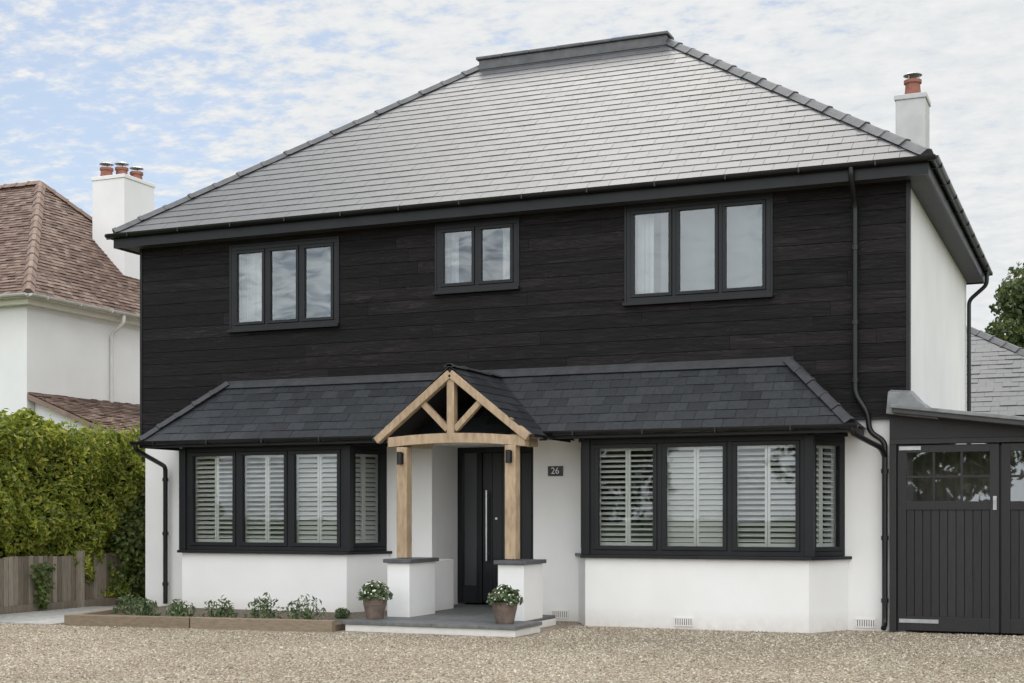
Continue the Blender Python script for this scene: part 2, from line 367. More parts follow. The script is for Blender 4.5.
for B in bays:
    pts=[B[0],B[1],B[2],B[3]]
    bw.prism([(p[0],p[1]-0.001 if p[1]==0 else p[1]) for p in pts],0,.86)
    sl=[(B[0][0]-.05,-.003),(B[1][0]-.045,B[1][1]-.06),(B[2][0]+.045,B[2][1]-.06),(B[3][0]+.05,-.003)]
    sill.prism(sl,.862,.90)
    hd.prism([(p[0],-.002 if p[1]==0 else p[1]) for p in pts],2.352,2.40)
    for k,n in ((0,1),(1,3),(2,1)):
        a,c=B[k],B[k+1]
        d=(Vector(c)-Vector(a)); L=d.length; d/=L; off=.05
        a2=Vector(a)+d*(off if k!=0 else .02); c2=Vector(c)-d*(off if k!=2 else .02)
        nn=Vector((d.y,-d.x))*-.03
        window(a2+nn,c2+nn,.902,2.35,n,.06,.06,.05,True,.07,fr,gl,sh)
    for p in (B[1],B[2]):
        hd.prism([(p[0]-.055,p[1]+.1),(p[0]-.055,p[1]-.003),(p[0]+.055,p[1]-.003),(p[0]+.055,p[1]+.1)],.9005,2.3515)
bw.build('bay_walls',WHITE,H); hd.build('bay_heads_and_posts',BLACKF,H,.006)
fr.build('window_frames',BLACKF,H,.003); gl.build('window_glass',GLASS,H); glu.build('upper_window_glass',GLASSU,H)
sh.build('plantation_shutters',SHUT,H); sill.build('window_sills',BLACKF,H,.004)
# main roof
ex0,ex1,ey0,ey1,ez=-13.62,-1.89,-.34,8.1,5.60
ry=(ey0+ey1)/2; hw=ry-ey0; rise=3.20; rz=ez+rise; rx0=-9.46; rx1=-6.30
un=MB(); d=-.004
un.poly([(ex0,ey0,ez+d),(ex1,ey0,ez+d),(rx1,ry,rz+d),(rx0,ry,rz+d)]); un.poly([(ex1,ey0,ez+d),(ex1,ey1,ez+d),(rx1,ry,rz+d)])
un.poly([(ex1,ey1,ez+d),(ex0,ey1,ez+d),(rx0,ry,rz+d),(rx1,ry,rz+d)]); un.poly([(ex0,ey1,ez+d),(ex0,ey0,ez+d),(rx0,ry,rz+d)])
un.build('roof_underlay',UNDER,H)
def planeslate(mb,a,bp,r_b,r_a,w,e,t,jit=.004,ext=0.0):
    a=Vector(a);bp=Vector(bp);U=(bp-a);L=U.length;U.normalize();ra=Vector(r_a);rb=Vector(r_b)
    ua=(ra-a).dot(U);ub=(rb-a).dot(U); base=a+U*ua; V=(ra-base);Hh=V.length;V.normalize()
    slates(mb,a-V*ext,U,V,L,Hh+ext,ua/(Hh+ext),(L-ub)/(Hh+ext),w,e,t,jit)
sl=MB()
C=[(ex0,ey0,ez),(ex1,ey0,ez),(ex1,ey1,ez),(ex0,ey1,ez)]; R0=(rx0,ry,rz);R1=(rx1,ry,rz)
for a,b_,rb,ra in ((C[0],C[1],R1,R0),(C[1],C[2],R1,R1),(C[2],C[3],R0,R1),(C[3],C[0],R0,R0)): planeslate(sl,a,b_,rb,ra,.30,.205,.007,.0008,.03)
sl.build('roof_slates',SLATE,H)
hc=MB()
for a in (C[0],C[3]): hipcap(hc,(a[0],a[1],ez+.03),(rx0,ry,rz+.03),.42,.10,.075)
for a in (C[1],C[2]): hipcap(hc,(a[0],a[1],ez+.03),(rx1,ry,rz+.03),.42,.10,.075)
hc.build('hip_tiles',RIDGE,H)
rg=MB(); rg.box(rx0-.02,rx1+.02,ry-.14,ry+.14,rz-.08,rz+.08)
rg.build('ridge_upstand',RIDGE,H,.01)
rg=MB(); x=rx0-.06; n=7; seg=(rx1+.06-x)/n
for i in range(n): rg.box(x+i*seg,x+(i+1)*seg-.006,ry-.18,ry+.18,rz+.081,rz+.13+.003*(i%2))
rg.build('ridge_capping',RIDGE,H,.012)
fa=MB()
fa.box(ex0,ex1,ey0,ey0+.03,5.38,5.585); fa.box(ex0,ex1,ey1-.03,ey1,5.38,5.585)
fa.box(ex0,ex0+.03,ey0+.031,ey1-.031,5.38,5.585); fa.box(ex1-.03,ex1,ey0+.031,ey1-.031,5.38,5.585)
fa.build('fascia_boards',BLACKF,H)
so=MB(); so.box(ex0+.031,ex1-.031,ey0+.031,-.0,5.40,5.418); so.box(XR+.001,ex1-.031,.001,DEP,5.40,5.418); so.box(ex0+.031,XL-.001,.001,DEP,5.40,5.418); so.box(ex0+.031,ex1-.031,DEP+.001,ey1-.031,5.40,5.418)
so.build('soffit',SOFFIT,H)
g=MB()
def gutter(mb,p0,p1,r=.058):
    p0=Vector(p0);p1=Vector(p1);d=(p1-p0).normalized();r_=d.cross(Vector((0,0,1)));n=8;b=len(mb.v)
    for p in (p0,p1):
        for rr in (r,r-.006):
            for i in range(n+1):
                a=math.pi+math.pi*i/n; mb.v.append(tuple(p+r_*(rr*math.cos(a))+Vector((0,0,rr*math.sin(a)))))
    m=n+1
    for i in range(n):
        mb.f.append((b+i,b+i+1,b+2*m+i+1,b+2*m+i)); mb.f.append((b+m+i,b+3*m+i,b+3*m+i+1,b+m+i+1))
    mb.f.append(tuple(range(b,b+m))); mb.f.append(tuple(range(b+2*m+m-1,b+2*m-1,-1)))
    for q in (0,n): mb.f.append((b+q,b+m+q,b+3*m+q,b+2*m+q))
    L=(p1-p0).length; k=0.4
    while k<L:
        c=p0+d*k; mb.beam(c-d*.010+Vector((0,0,-.03)),c+d*.010+Vector((0,0,-.03)),2*r+.008,.060); k+=.9
gz=5.575
gutter(g,(ex0-.06,ey0-.062,gz),(ex1+.09,ey0-.062,gz)); gutter(g,(ex1+.062,ey0-.06,gz),(ex1+.062,ey1+.06,gz)); gutter(g,(ex0-.062,ey1+.06,gz),(ex0-.062,ey0-.06,gz))
# canopy
cx0,cx1,cy,cz,tz=-12.70,-2.68,-.92,2.45,3.31
HC=math.hypot(.92,tz-cz); cc,cs=.92/HC,(tz-cz)/HC; kc=.92/HC
px0,px1=-8.47,-6.45
cs_=MB()
slates(cs_,(cx0,cy-.02,cz-.015),(1,0,0),(0,cc,cs),cx1-cx0,HC+.01,kc,kc,.25,.17,.006)
slates(cs_,(cx1+.02,cy,cz-.015),(0,1,0),(-cc,0,cs),.915,HC+.01,kc,0,.25,.17,.006)
slates(cs_,(cx0-.02,-.003,cz-.015),(0,-1,0),(cc,0,cs),.915,HC+.01,0,kc,.25,.17,.006)
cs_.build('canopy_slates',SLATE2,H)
cu=MB(); e=-.006
cu.poly([(cx0,cy,cz+e),(cx1,cy,cz+e),(cx1-.92,0,tz+e),(cx0+.92,0,tz+e)]); cu.poly([(cx1,cy,cz+e),(cx1,-.001,cz+e),(cx1-.92,-.001,tz+e)]); cu.poly([(cx0,-.001,cz+e),(cx0,cy,cz+e),(cx0+.92,-.001,tz+e)])
cu.build('canopy_underlay',UNDER,H)
ch=MB(); hipcap(ch,(cx0,cy,cz+.03),(cx0+.90,-.06,tz+.02),.3,.08,.06); hipcap(ch,(cx1,cy,cz+.03),(cx1-.90,-.06,tz+.02),.3,.08,.06)
ch.build('canopy_hip_tiles',RIDGE2,H)
fl=MB(); fl.beam((cx0+.85,-.085,tz-.035),(cx1-.85,-.085,tz-.035),.10,.008,(0,-.8,.8)); fl.box(cx0+.85,cx1-.85,-.056,-.05,tz-.03,tz+.04)
fl.build('canopy_flashing',RIDGE2,H)
fc=MB()
for a,c in ((cx0,px0+.02),(px1-.02,cx1)): fc.box(a,c,cy,cy+.025,2.355,2.44)
fc.box(cx1-.025,cx1,cy+.026,-.001,2.355,2.44); fc.box(cx0,cx0+.025,cy+.026,-.001,2.355,2.44)
fc.build('canopy_fascia',BLACKF,H)
sf=MB(); sf.box(cx0+.026,px0,cy+.026,-.001,2.401,2.415); sf.box(px1,cx1-.026,cy+.026,-.001,2.401,2.415); sf.build('canopy_soffit',SOFFIT,H)
gutter(g,(cx0-.08,cy-.06,2.445),(px0+.01,cy-.06,2.445),.052); gutter(g,(px1-.01,cy-.06,2.445),(cx1+.08,cy-.06,2.445),.052)
g.build('gutters',GUTTER,H)
P=.034
pipe('downpipe_main',bendpath([(-2.77,ey0-.06,5.55),(-2.77,ey0-.06,5.40),(-2.77,-.1,5.16),(-2.77,-.1,2.86),(-2.62,-.1,2.62),(-2.60,-.1,2.40),(-2.42,-.1,2.28),(-2.42,-.1,.10),(-2.42,-.2,.05)]),P,GUTTER,H)
pipe('downpipe_canopy',bendpath([(-2.66,cy-.06,2.44),(-2.66,cy-.06,2.34),(-2.45,-.2,2.2),(-2.42,-.1,2.1)]),P,GUTTER,H)
pipe('downpipe_left',bendpath([(-12.72,cy-.06,2.44),(-12.72,cy-.06,2.33),(-12.86,-.1,2.12),(-12.86,-.1,.08)]),P,GUTTER,H)
pipe('downpipe_rear',bendpath([(ex1+.06,7.7,5.55),(ex1+.06,7.7,5.3),(XR+.06,7.7,5.05),(XR+.06,7.7,.1)]),P,GUTTER,H)
pipe('downpipe_side',bendpath([(ex0-.02,.5,5.55),(ex0-.02,.5,5.3),(XL-.06,.5,5.1),(XL-.06,.5,.1)]),P,GUTTER,H)
pc=MB()
for zz in (4.6,3.7,3.0): pc.cyl((-2.77,-.1,zz),(-2.77,-.1,zz+.05),.045)
for zz in (1.9,1.1,.35): pc.cyl((-2.42,-.1,zz),(-2.42,-.1,zz+.05),.045); pc.cyl((-12.86,-.1,zz),(-12.86,-.1,zz+.05),.045)
pc.build('pipe_clips',GUTTER,H)
def chimney(parent,x,y,wx,wy,z0,z1,pots,mat=WHITE):
    m=MB(); m.box(x-wx/2,x+wx/2,y-wy/2,y+wy/2,z0,z1-.08); m.box(x-wx/2-.02,x+wx/2+.02,y-wy/2-.02,y+wy/2+.02,z1-.08,z1); m.build('chimney_stack',mat,parent,.01)
    p=MB(); cw=MB()
    for (dx,dy,h) in pots:
        p.lathe((x+dx,y+dy,z1-.01),[(.15,0),(.13,.06),(.115,h-.06),(.14,h-.05),(.14,h),(.10,h),(.10,.02)],16)
        cw.cyl((x+dx,y+dy,z1+h+.07),(x+dx,y+dy,z1+h+.10),.15,.10,14)
        for a in (0,2.1,4.2): cw.cyl((x+dx+.1*math.cos(a),y+dy+.1*math.sin(a),z1+h-.03),(x+dx+.1*math.cos(a),y+dy+.1*math.sin(a),z1+h+.08),.008,n=6)
    p.build('chimney_pots',TERRA,parent,smooth=False); cw.build('chimney_cowls',STRAP,parent)
GREYR=simple('grey_render',(0.48,0.48,0.47),(0.58,0.58,0.57),3,.85,.3,60)
chimney(H,-2.84,6.0,.46,.58,6.0,8.10,[(0,0,.30)],GREYR)
# door
dd=MB(); dy=.82
dd.box(-8.499,-8.43,dy,dy+.1,0.15,2.359); dd.box(-7.07,-7.001,dy,dy+.1,.15,2.359); dd.box(-8.429,-7.071,dy,dy+.1,2.28,2.359); dd.box(-8.20,-8.12,dy,dy+.1,.15,2.279)
dd.build('door_frame',BLACKF,H,.004)
dl=MB()
for i in range(7):
    a=-8.118+i*.15; dl.box(a,a+.146,dy+.03,dy+.075,.17,2.275)
dl.build('front_door',DOORM,H,.004)
sg=MB(); sg.quad((-8.43,dy+.05,.4),(-8.2,dy+.05,.4),(-8.2,dy+.05,2.28),(-8.43,dy+.05,2.28)); sg.build('door_sidelight',GLASSU,H)
sb=MB(); sb.box(-8.429,-8.201,dy+.02,dy+.08,.15,.4); sb.box(-8.499,-7.001,dy+.14,dy+.2,.15,2.36); sb.build('sidelight_panel',DOORM,H)
hb=MB(); hb.cyl((-8.03,dy-.04,.75),(-8.03,dy-.04,1.75),.016); hb.cyl((-8.03,dy-.04,.85),(-8.03,dy+.03,.85),.01); hb.cyl((-8.03,dy-.04,1.65),(-8.03,dy+.03,1.65),.01); hb.cyl((-7.9,dy+.01,1.35),(-7.9,dy+.035,1.35),.018)
hb.build('door_handle',STEEL,H,smooth=False)
ab=MB(); abd=MB()
for (x,yy) in ((-6.62,0),(-4.75,-.651),(-2.66,0)):
    abd.box(x-.11,x+.11,yy-.006,yy-.0015,.05,.13)
    ab.box(x-.12,x+.12,yy-.014,yy-.001,.13,.145); ab.box(x-.12,x+.12,yy-.014,yy-.001,.035,.05)
    for i in range(9): q=x-.118+i*.0275; ab.box(q,q+.017,yy-.012,yy-.001,.05,.13)
ab.build('air_bricks',WHITE,H); abd.build('air_brick_voids',RIDGE,H)
PQ=empty('house_number_plaque',(-6.68,-.02,1.98))
MB().box(-6.785,-6.575,-.022,-.002,1.915,2.045).build('plate',PLAQ,PQ,.003)
tx=bpy.data.curves.new('number_26','FONT'); tx.body='26'; tx.size=.12; tx.extrude=.002; tx.align_x='CENTER'; tx.align_y='CENTER'; tx.materials.append(NUM)
to=bpy.data.objects.new('number_26',tx); to.location=(-6.68,-.025,1.98); to.rotation_euler=(math.radians(90),0,0); COL.objects.link(to); attach(to,PQ)
# ---------------------------------------------------------------- PORCH
PO=empty('oak_porch',(-7.44,-1.0,0))
py=-1.56; ax=-7.46; az=3.23; fz=2.40
pt=MB()
for x in (-8.13,-6.65): pt.box(x-.072,x+.072,py-.06,py+.09,.86,2.25)
pt.build('posts',OAK,PO,.008)
wp=MB()
for x in (-8.13,-6.65): wp.box(x-.065,x+.065,py+.10,-.86,2.26,2.395)
wp.build('side_beams',OAK,PO,.008)
tb=MB()
n=14
for i in range(n):
    xa=-8.33+(1.87)*i/n; xb=-8.33+1.87*(i+1)/n
    ar=lambda x:.05*(1-((x-ax+.03)/.94)**2)
    za,zb=2.305+ar(xa),2.305+ar(xb)
    tb.hexa([(xa,py-.05,za-.06),(xb,py-.05,zb-.06),(xb,py+.08,zb-.06),(xa,py+.08,za-.06),(xa,py-.05,za+.06),(xb,py-.05,zb+.06),(xb,py+.08,zb+.06),(xa,py+.08,za+.06)])
tb.build('tie_beam',OAK,PO)
tr=MB()
for sgn,xe in ((-1,px0-.03),(1,px1+.03)):
    tr.beam((xe,py-.02,fz-.02-.04),(ax,py-.02,az-.075),.10,.10,(0,0,1))
tr.build('principal_rafters',OAK,PO,.008)
kp=MB(); kp.box(ax-.05,ax+.05,py-.045,py+.065,2.41,3.11)
kp.beam((ax-.05,py+.005,2.46),(ax-.40,py+.005,2.80),.075,.075); kp.beam((ax+.05,py+.005,2.46),(ax+.40,py+.005,2.80),.075,.075)
kp.build('king_post_and_struts',OAK,PO,.006)
ps=MB(); HP=math.hypot(ax-px0,az-fz); pc_,ps_=(ax-px0)/HP,(az-fz)/HP
y0=py-.07; LL=-y0-.05
slates(ps,(px1+.05,y0,fz-.03),(0,1,0),(-pc_,0,ps_),LL,HP+.05,0,0,.25,.17,.006)
slates(ps,(px0-.05,-.05,fz-.03),(0,-1,0),(pc_,0,ps_),LL,HP+.05,0,0,.25,.17,.006)
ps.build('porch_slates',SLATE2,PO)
pu=MB()
for sgn,xe in ((1,px1),(-1,px0)):
    pu.hexa([(xe,y0+.01,fz-.05),(ax,y0+.01,az-.045),(ax,-.05,az-.045),(xe,-.05,fz-.05),(xe,y0+.01,fz-.02),(ax,y0+.01,az-.01),(ax,-.05,az-.01),(xe,-.05,fz-.02)])
pu.build('porch_roof_deck',UNDER,PO)
pr=MB(); hipcap(pr,(ax,y0-.01,az+.02),(ax,-.10,az+.02),.4,.07,.035); pr.build('porch_ridge',RIDGE2,PO)
pg=MB(); gutter(pg,(px1+.06,y0+.05,fz-.02),(px1+.06,cy-.06,fz-.02),.045); gutter(pg,(px0-.06,cy-.06,fz-.02),(px0-.06,y0+.05,fz-.02),.045); pg.build('porch_gutters',GUTTER,PO)
MB().box(px0+.02,px1-.02,cy+.03,-.001,2.40,2.415).build('porch_ceiling',WHITE,PO)
lw=MB()
lw.box(-8.27,-7.96,-1.74,-1.0,.12,.80); lw.box(-6.76,-6.42,-1.74,-1.12,.12,.80)
lw.box(-8.48,-8.17,-.98,-.001,.12,.80)
lw.build('plinth_walls',WHITE,PO,.008)
cp=MB()
cp.box(-8.31,-7.92,-1.78,-.97,.802,.85); cp.box(-6.80,-6.38,-1.78,-1.09,.802,.85)
cp.build('slate_copings',CAP,PO,.006)
st=MB(); st.box(-8.42,-6.2,-2.53,-1.75,0,.085); st.box(-8.27,-6.42,-1.749,-.66,0,.086); st.box(-8.49,-7.01,-.659,.9,0,.087)
st.build('step_base',WHITE,PO,.006)
sp=MB()
for (a,c,xa,xb,o) in ((-2.56,-2.16,-8.45,-6.17,0),(-2.16,-1.745,-8.45,-6.17,.3),(-1.745,-1.2,-8.27,-6.42,0),(-1.2,-.66,-8.27,-6.42,.3),(-.66,-.1,-8.49,-7.0,0),(-.1,.4,-8.49,-7.01,.3),(.4,.82,-8.49,-7.01,0)):
    x=xa
    while x<xb-.01:
        e_=min(x+.6-o,xb); o=0; sp.box(x,e_-.005,a,c-.005,.088,.128); x=e_
sp.build('step_paving',STEPM,PO,.004)
ln=MB()
for x in (-8.13,-6.65):
    ln.box(x-.03,x+.03,py-.075,py-.061,2.04,2.18); ln.cyl((x,py-.115,2.03),(x,py-.115,2.19),.034,n=16); ln.box(x-.01,x+.01,py-.09,py-.07,2.10,2.12)
ln.build('wall_lanterns',GUTTER,PO)
# ---------------------------------------------------------------- GARAGE
G=empty('garage',(-.9,2.5,0))
gy=-.12
gd=MB(); gf=MB(); gg=MB()
gf.box(-2.36,-2.28,gy-.03,gy+.12,0,2.24); gf.box(.06,.16,gy-.03,gy+.12,0,2.24); gf.box(-2.36,.16,gy-.032,gy+.12,2.241,2.30)
for lx in (-2.27,-1.10):
    w_=1.145
    gd.box(lx,lx+.10,gy,gy+.045,.03,2.23); gd.box(lx+w_-.10,lx+w_,gy,gy+.045,.03,2.23)
    gd.box(lx+.1,lx+w_-.1,gy+.001,gy+.045,2.14,2.23); gd.box(lx+.1,lx+w_-.1,gy+.001,gy+.045,1.46,1.56); gd.box(lx+.1,lx+w_-.1,gy+.001,gy+.045,.03,.20)
    for i in range(10):
        a=lx+.1+i*.0945; gd.box(a+.003,a+.0915,gy+.014,gy+.035,.20,1.46)
    gd.box(lx+.02,lx+w_-.02,gy+.046,gy+.06,.04,1.5)
    for i in (1,2): a=lx+.1+i*.315; gd.box(a-.014,a+.014,gy+.006,gy+.04,1.56,2.14)
    gd.box(lx+.1,lx+w_-.1,gy+.008,gy+.04,1.835,1.865)
    gg.quad((lx+.1,gy+.025,1.56),(lx+w_-.1,gy+.025,1.56),(lx+w_-.1,gy+.025,2.14),(lx+.1,gy+.025,2.14))
gd.box(-1.14,-1.09,gy+.047,gy+.062,.04,2.22)
gd.build('garage_doors',GDOOR,G,.003); gg.build('garage_glass',GLASSG,G)
MB().box(-2.2,0,gy+.75,gy+.77,.9,2.25).build('garage_backing',simple('backing_brown',(0.10,0.085,0.07),(0.26,0.23,0.20),3,.8,stretch=(4,1,1)),G)  # interior backing panel, added behind the garage panes
def rz_(x): return 2.64-(x+2.36)*.13
gf.hexa([(-2.36,gy-.02,2.301),(.2,gy-.02,2.301),(.2,gy+.12,2.301),(-2.36,gy+.12,2.301),(-2.36,gy-.02,rz_(-2.36)-.03),(.2,gy-.02,rz_(.2)-.0),(.2,gy+.12,rz_(.2)-.0),(-2.36,gy+.12,rz_(-2.36)-.03)])
gf.build('garage_frame',GDOOR,G,.004)
gr=MB(); a,c=-2.30,.35
gr.hexa([(a,gy-.25,rz_(a)-.03),(c,gy-.25,rz_(c)-.03),(c,6.0,rz_(c)-.03),(a,6.0,rz_(a)-.03),(a,gy-.25,rz_(a)+.06),(c,gy-.25,rz_(c)+.06),(c,6.0,rz_(c)+.06),(a,6.0,rz_(a)+.06)])
gr.build('garage_roof',SOFFIT,G,.01)
ge=MB()
ge.hexa([(a-.02,gy-.275,rz_(a)+.03),(c,gy-.275,rz_(c)+.03),(c,gy-.2,rz_(c)+.03),(a-.02,gy-.2,rz_(a)+.03),(a-.02,gy-.275,rz_(a)+.075),(c,gy-.275,rz_(c)+.075),(c,gy-.2,rz_(c)+.075),(a-.02,gy-.2,rz_(a)+.075)])
ge.hexa([(-2.38,-.30,2.60),(-1.78,-.30,2.52),(-1.78,-.066,2.52),(-2.38,-.066,2.60),(-2.36,-.28,2.86),(-2.10,-.28,2.84),(-2.10,-.066,2.88),(-2.36,-.066,2.90)])
ge.hexa([(-2.13,-.05,2.6),(-1.9,-.05,2.6),(-1.9,5.9,2.6),(-2.13,5.9,2.6),(-2.13,-.05,2.82),(-2.10,-.05,2.82),(-2.10,5.9,2.82),(-2.13,5.9,2.82)])
ge.build('lead_flashing',LEAD,G,.008)
gw=MB(); gw.box(.03,.2,gy+.13,6,0,2.30); gw.box(-2.1,.029,5.85,6,0,2.30); gw.box(-2.1,.029,5.85,6,2.301,2.5); gw.build('garage_walls',WHITE,G)
hs=MB()
for zz in (.12,2.17): hs.box(-2.25,-1.8 if zz<1 else -2.0,gy-.008,gy-.001,zz,zz+.045)
hs.build('strap_hinges',STRAP,G)
br=MB(); br.cyl((-1.17,gy-.03,1.58),(-1.17,gy,1.58),.02); br.box(-1.19,-1.15,gy-.01,gy-.001,1.46,1.62); br.build('door_latch',STRAP,G)
# ---------------------------------------------------------------- NEIGHBOUR (left)
NB=empty('neighbouring_house',(-22,6,0))
n0x,n1x,ny0,ny1=-26.5,-18.0,2.7,9.4
w=MB(); w.box(n0x,n1x,ny0,ny1,0,5.32); w.build('walls',WHITE,NB)
NX0,NX1,NY0,NY1,NZ=n0x-.3,n1x+.3,ny0-.3,ny1+.3,5.36
nrz=8.36; nay=(NY1-NY0)/2; nax=2.95
r0=(NX0+nax,NY0+nay,nrz); r1=(NX1-nax,NY0+nay,nrz)
tl=MB()
c=[(NX0,NY0,NZ),(NX1,NY0,NZ),(NX1,NY1,NZ),(NX0,NY1,NZ)]
planeslate(tl,c[0],c[1],r1,r0,.17,.11,.012); planeslate(tl,c[1],c[2],r1,r1,.17,.11,.012); planeslate(tl,c[2],c[3],r0,r1,.17,.11,.012); planeslate(tl,c[3],c[0],r0,r0,.17,.11,.012)
tl.build('roof_tiles',TILE,NB)
u_=MB(); dn=lambda p:(p[0],p[1],p[2]-.01)
u_.poly([dn(c[0]),dn(c[1]),dn(r1),dn(r0)]);u_.poly([dn(c[1]),dn(c[2]),dn(r1)]);u_.poly([dn(c[2]),dn(c[3]),dn(r0),dn(r1)]);u_.poly([dn(c[3]),dn(c[0]),dn(r0)]);u_.build('roof_underlay',UNDER,NB)
hh=MB()
for p,q in ((c[0],r0),(c[3],r0),(c[1],r1),(c[2],r1),(r0,r1)): hipcap(hh,Vector(p)+Vector((0,0,.04)),Vector(q)+Vector((0,0,.04)),.33,.11,.09)
hh.build('hip_tiles',TILER,NB)
fn=MB(); fn.box(NX0,NX1,NY0,NY1,5.30,5.35); fn.box(NX0+.12,NX1-.12,NY0+.12,NY1-.12,5.2,5.299); fn.build('eaves_fascia',simple('cream_fascia',(0.6,0.57,0.48),(0.68,0.65,0.56),4,0.7),NB)
ng=MB(); gutter(ng,(NX0,NY0-.05,5.36),(NX1,NY0-.05,5.36),.05); gutter(ng,(NX1+.05,NY0,5.36),(NX1+.05,NY1,5.36),.05); ng.build('gutters',simple('grey_gutter',(0.5,0.5,0.47),(0.6,0.6,0.57),4,0.6),NB)
pipe('downpipe',bendpath([(NX1+.04,5.0,5.3),(NX1+.04,5.0,5.15),(n1x+.05,5.0,4.95),(n1x+.05,5.0,.1)]),.035,simple('cream_pipe',(0.6,0.6,0.57),(0.68,0.68,0.65),4,0.6),NB)
chimney(NB,-19.05,6.75,.82,1.0,5.8,8.45,[(-.2,-.3,.22),(-.05,.0,.28),(.1,.3,.24)])
lt=MB(); planeslate(lt,(-15.7,2.7,2.72),(-15.7,9.5,2.72),(-17.99,9.5,3.62),(-17.99,2.7,3.62),.17,.11,.012); lt.build('lean_to_tiles',TILE,NB)
l2=MB(); l2.prism([(-17.99,2.9),(-15.9,2.9),(-15.9,9.4),(-17.99,9.4)],0,2.62)
l2.poly([(-17.99,2.9,2.62),(-15.9,2.9,2.62),(-15.9,2.9,2.74),(-17.99,2.9,3.56)]); l2.build('lean_to_walls',WHITE,NB)
MB().hexa([(-17.99,2.7,3.50),(-15.7,2.7,2.60),(-15.7,9.5,2.60),(-17.99,9.5,3.50),(-17.99,2.7,3.6),(-15.7,2.7,2.70),(-15.7,9.5,2.70),(-17.99,9.5,3.6)]).build('lean_to_deck',TILER,NB)
# ---------------------------------------------------------------- outbuilding (right rear)
OB=empty('rear_outbuilding',(-3,13,0))
MB().box(-9,.6,10.3,16.5,0,3.2).build('walls',WHITE,OB)
ot=MB(); c=[(-9.3,10,3.22),(.9,10,3.22),(.9,16.8,3.22),(-9.3,16.8,3.22)]; r0=(-6.2,13.4,5.28); r1=(-2.62,13.4,5.28)
planeslate(ot,c[0],c[1],r1,r0,.3,.2,.006); planeslate(ot,c[1],c[2],r1,r1,.3,.2,.006); planeslate(ot,c[2],c[3],r0,r1,.3,.2,.006); planeslate(ot,c[3],c[0],r0,r0,.3,.2,.006); ot.build('roof_slates',SLATE,OB)
u_=MB();u_.poly([dn(c[0]),dn(c[1]),dn(r1),dn(r0)]);u_.poly([dn(c[1]),dn(c[2]),dn(r1)]);u_.poly([dn(c[2]),dn(c[3]),dn(r0),dn(r1)]);u_.poly([dn(c[3]),dn(c[0]),dn(r0)]);u_.build('roof_underlay',UNDER,OB)
hh=MB()
for p,q in ((c[0],r0),(c[1],r1),(c[2],r1),(c[3],r0),(r0,r1)): hipcap(hh,Vector(p)+Vector((0,0,.03)),Vector(q)+Vector((0,0,.03)),.42,.11,.09)
hh.build('hip_tiles',RIDGE,OB)
# ---------------------------------------------------------------- GROUND
def sheet(name,x0,x1,y0,y1,z,mat):
    return MB().quad((x0,y0,z),(x1,y0,z),(x1,y1,z),(x0,y1,z)).build(name,mat)
sheet('ground',-400,400,-400,400,-.012,GRASS)
sheet('gravel_driveway',-14.15,7,-24,9,0,GRAV)
def stones(name,n,x0,x1,y0,y1,smin,smax,mat,excl):
    X=rng.uniform(x0,x1,n);Y=rng.uniform(y0,y1,n); keep=np.ones(n,bool)
    for (a,b_,c_,d_) in excl: keep&=~((X>a)&(X<b_)&(Y>c_)&(Y<d_))
    X=X[keep];Y=Y[keep];n=len(X)
    base=np.array([(1,0,0),(0,1,0),(-1,0,0),(0,-1,0),(0,0,1)],float)
    s=rng.uniform(smin,smax,n)*np.where(rng.uniform(size=n)<.06,1.5,1.0);sc=np.stack([s*rng.uniform(.7,1.3,n),s*rng.uniform(.7,1.3,n),s*rng.uniform(.6,1.0,n)],1)
    an=rng.uniform(0,6.28,n);V=base[None]*sc[:,None,:]; V=V+rng.normal(0,.12,(n,5,3))*s[:,None,None]
    R=np.zeros_like(V);R[...,0]=V[...,0]*np.cos(an)[:,None]-V[...,1]*np.sin(an)[:,None];R[...,1]=V[...,0]*np.sin(an)[:,None]+V[...,1]*np.cos(an)[:,None];R[...,2]=V[...,2]
    R[...,0]+=X[:,None];R[...,1]+=Y[:,None];R[...,2]+=.002
    f=np.array([(0,1,4),(1,2,4),(2,3,4),(3,0,4)]);F=(f[None]+5*np.arange(n)[:,None,None]).reshape(-1,3)
    me=bpy.data.meshes.new(name);me.from_pydata(R.reshape(-1,3).tolist(),[],F.tolist());me.materials.append(mat)
    o=bpy.data.objects.new(name,me);COL.objects.link(o);return o
stones('loose_gravel',90000,-13.9,1.5,-8.5,-.05,.007,.013,GRAVS,[(-8.47,-6.15,-2.6,0),(-8.3,-6.4,-2,0),(-12.3,-9,-.7,0),(-6.2,-3,-.66,0),(-12.2,-8.3,-2.95,0)])
pvm=MB()
for i in range(3):
    for j in range(5): pvm.box(-14.1+i*.6,-13.51+i*.6,-3.2+j*.6,-2.61+j*.6,0,.02)
pvm.build('stone_path',PAVE,None,.004)
BD=empty('sleeper_raised_bed',(-10.3,-1.6,0))
A=(-12.12,-3.12);B_=(-8.50,-2.66)
sb=MB(); m1=tuple(A[i]+(B_[i]-A[i])*.48 for i in (0,1)); m2=tuple(A[i]+(B_[i]-A[i])*.484 for i in (0,1))
sb.beam((*A,.065),(*m1,.065),.12,.15); sb.beam((*m2,.065),(*B_,.062),.12,.15); sb.beam((A[0]+.04,A[1]+.08,.063),(-12.62,-.7,.063),.12,.146)
sb.build('sleeper_edging',SLEEPER,BD,.008)
so_=MB(); so_.prism([(-12.07,-3.05),(-8.52,-2.6),(-8.52,-.1),(-12.62,-.1),(-12.6,-.7)],0,.075); so_.build('bed_soil',SOIL,BD)
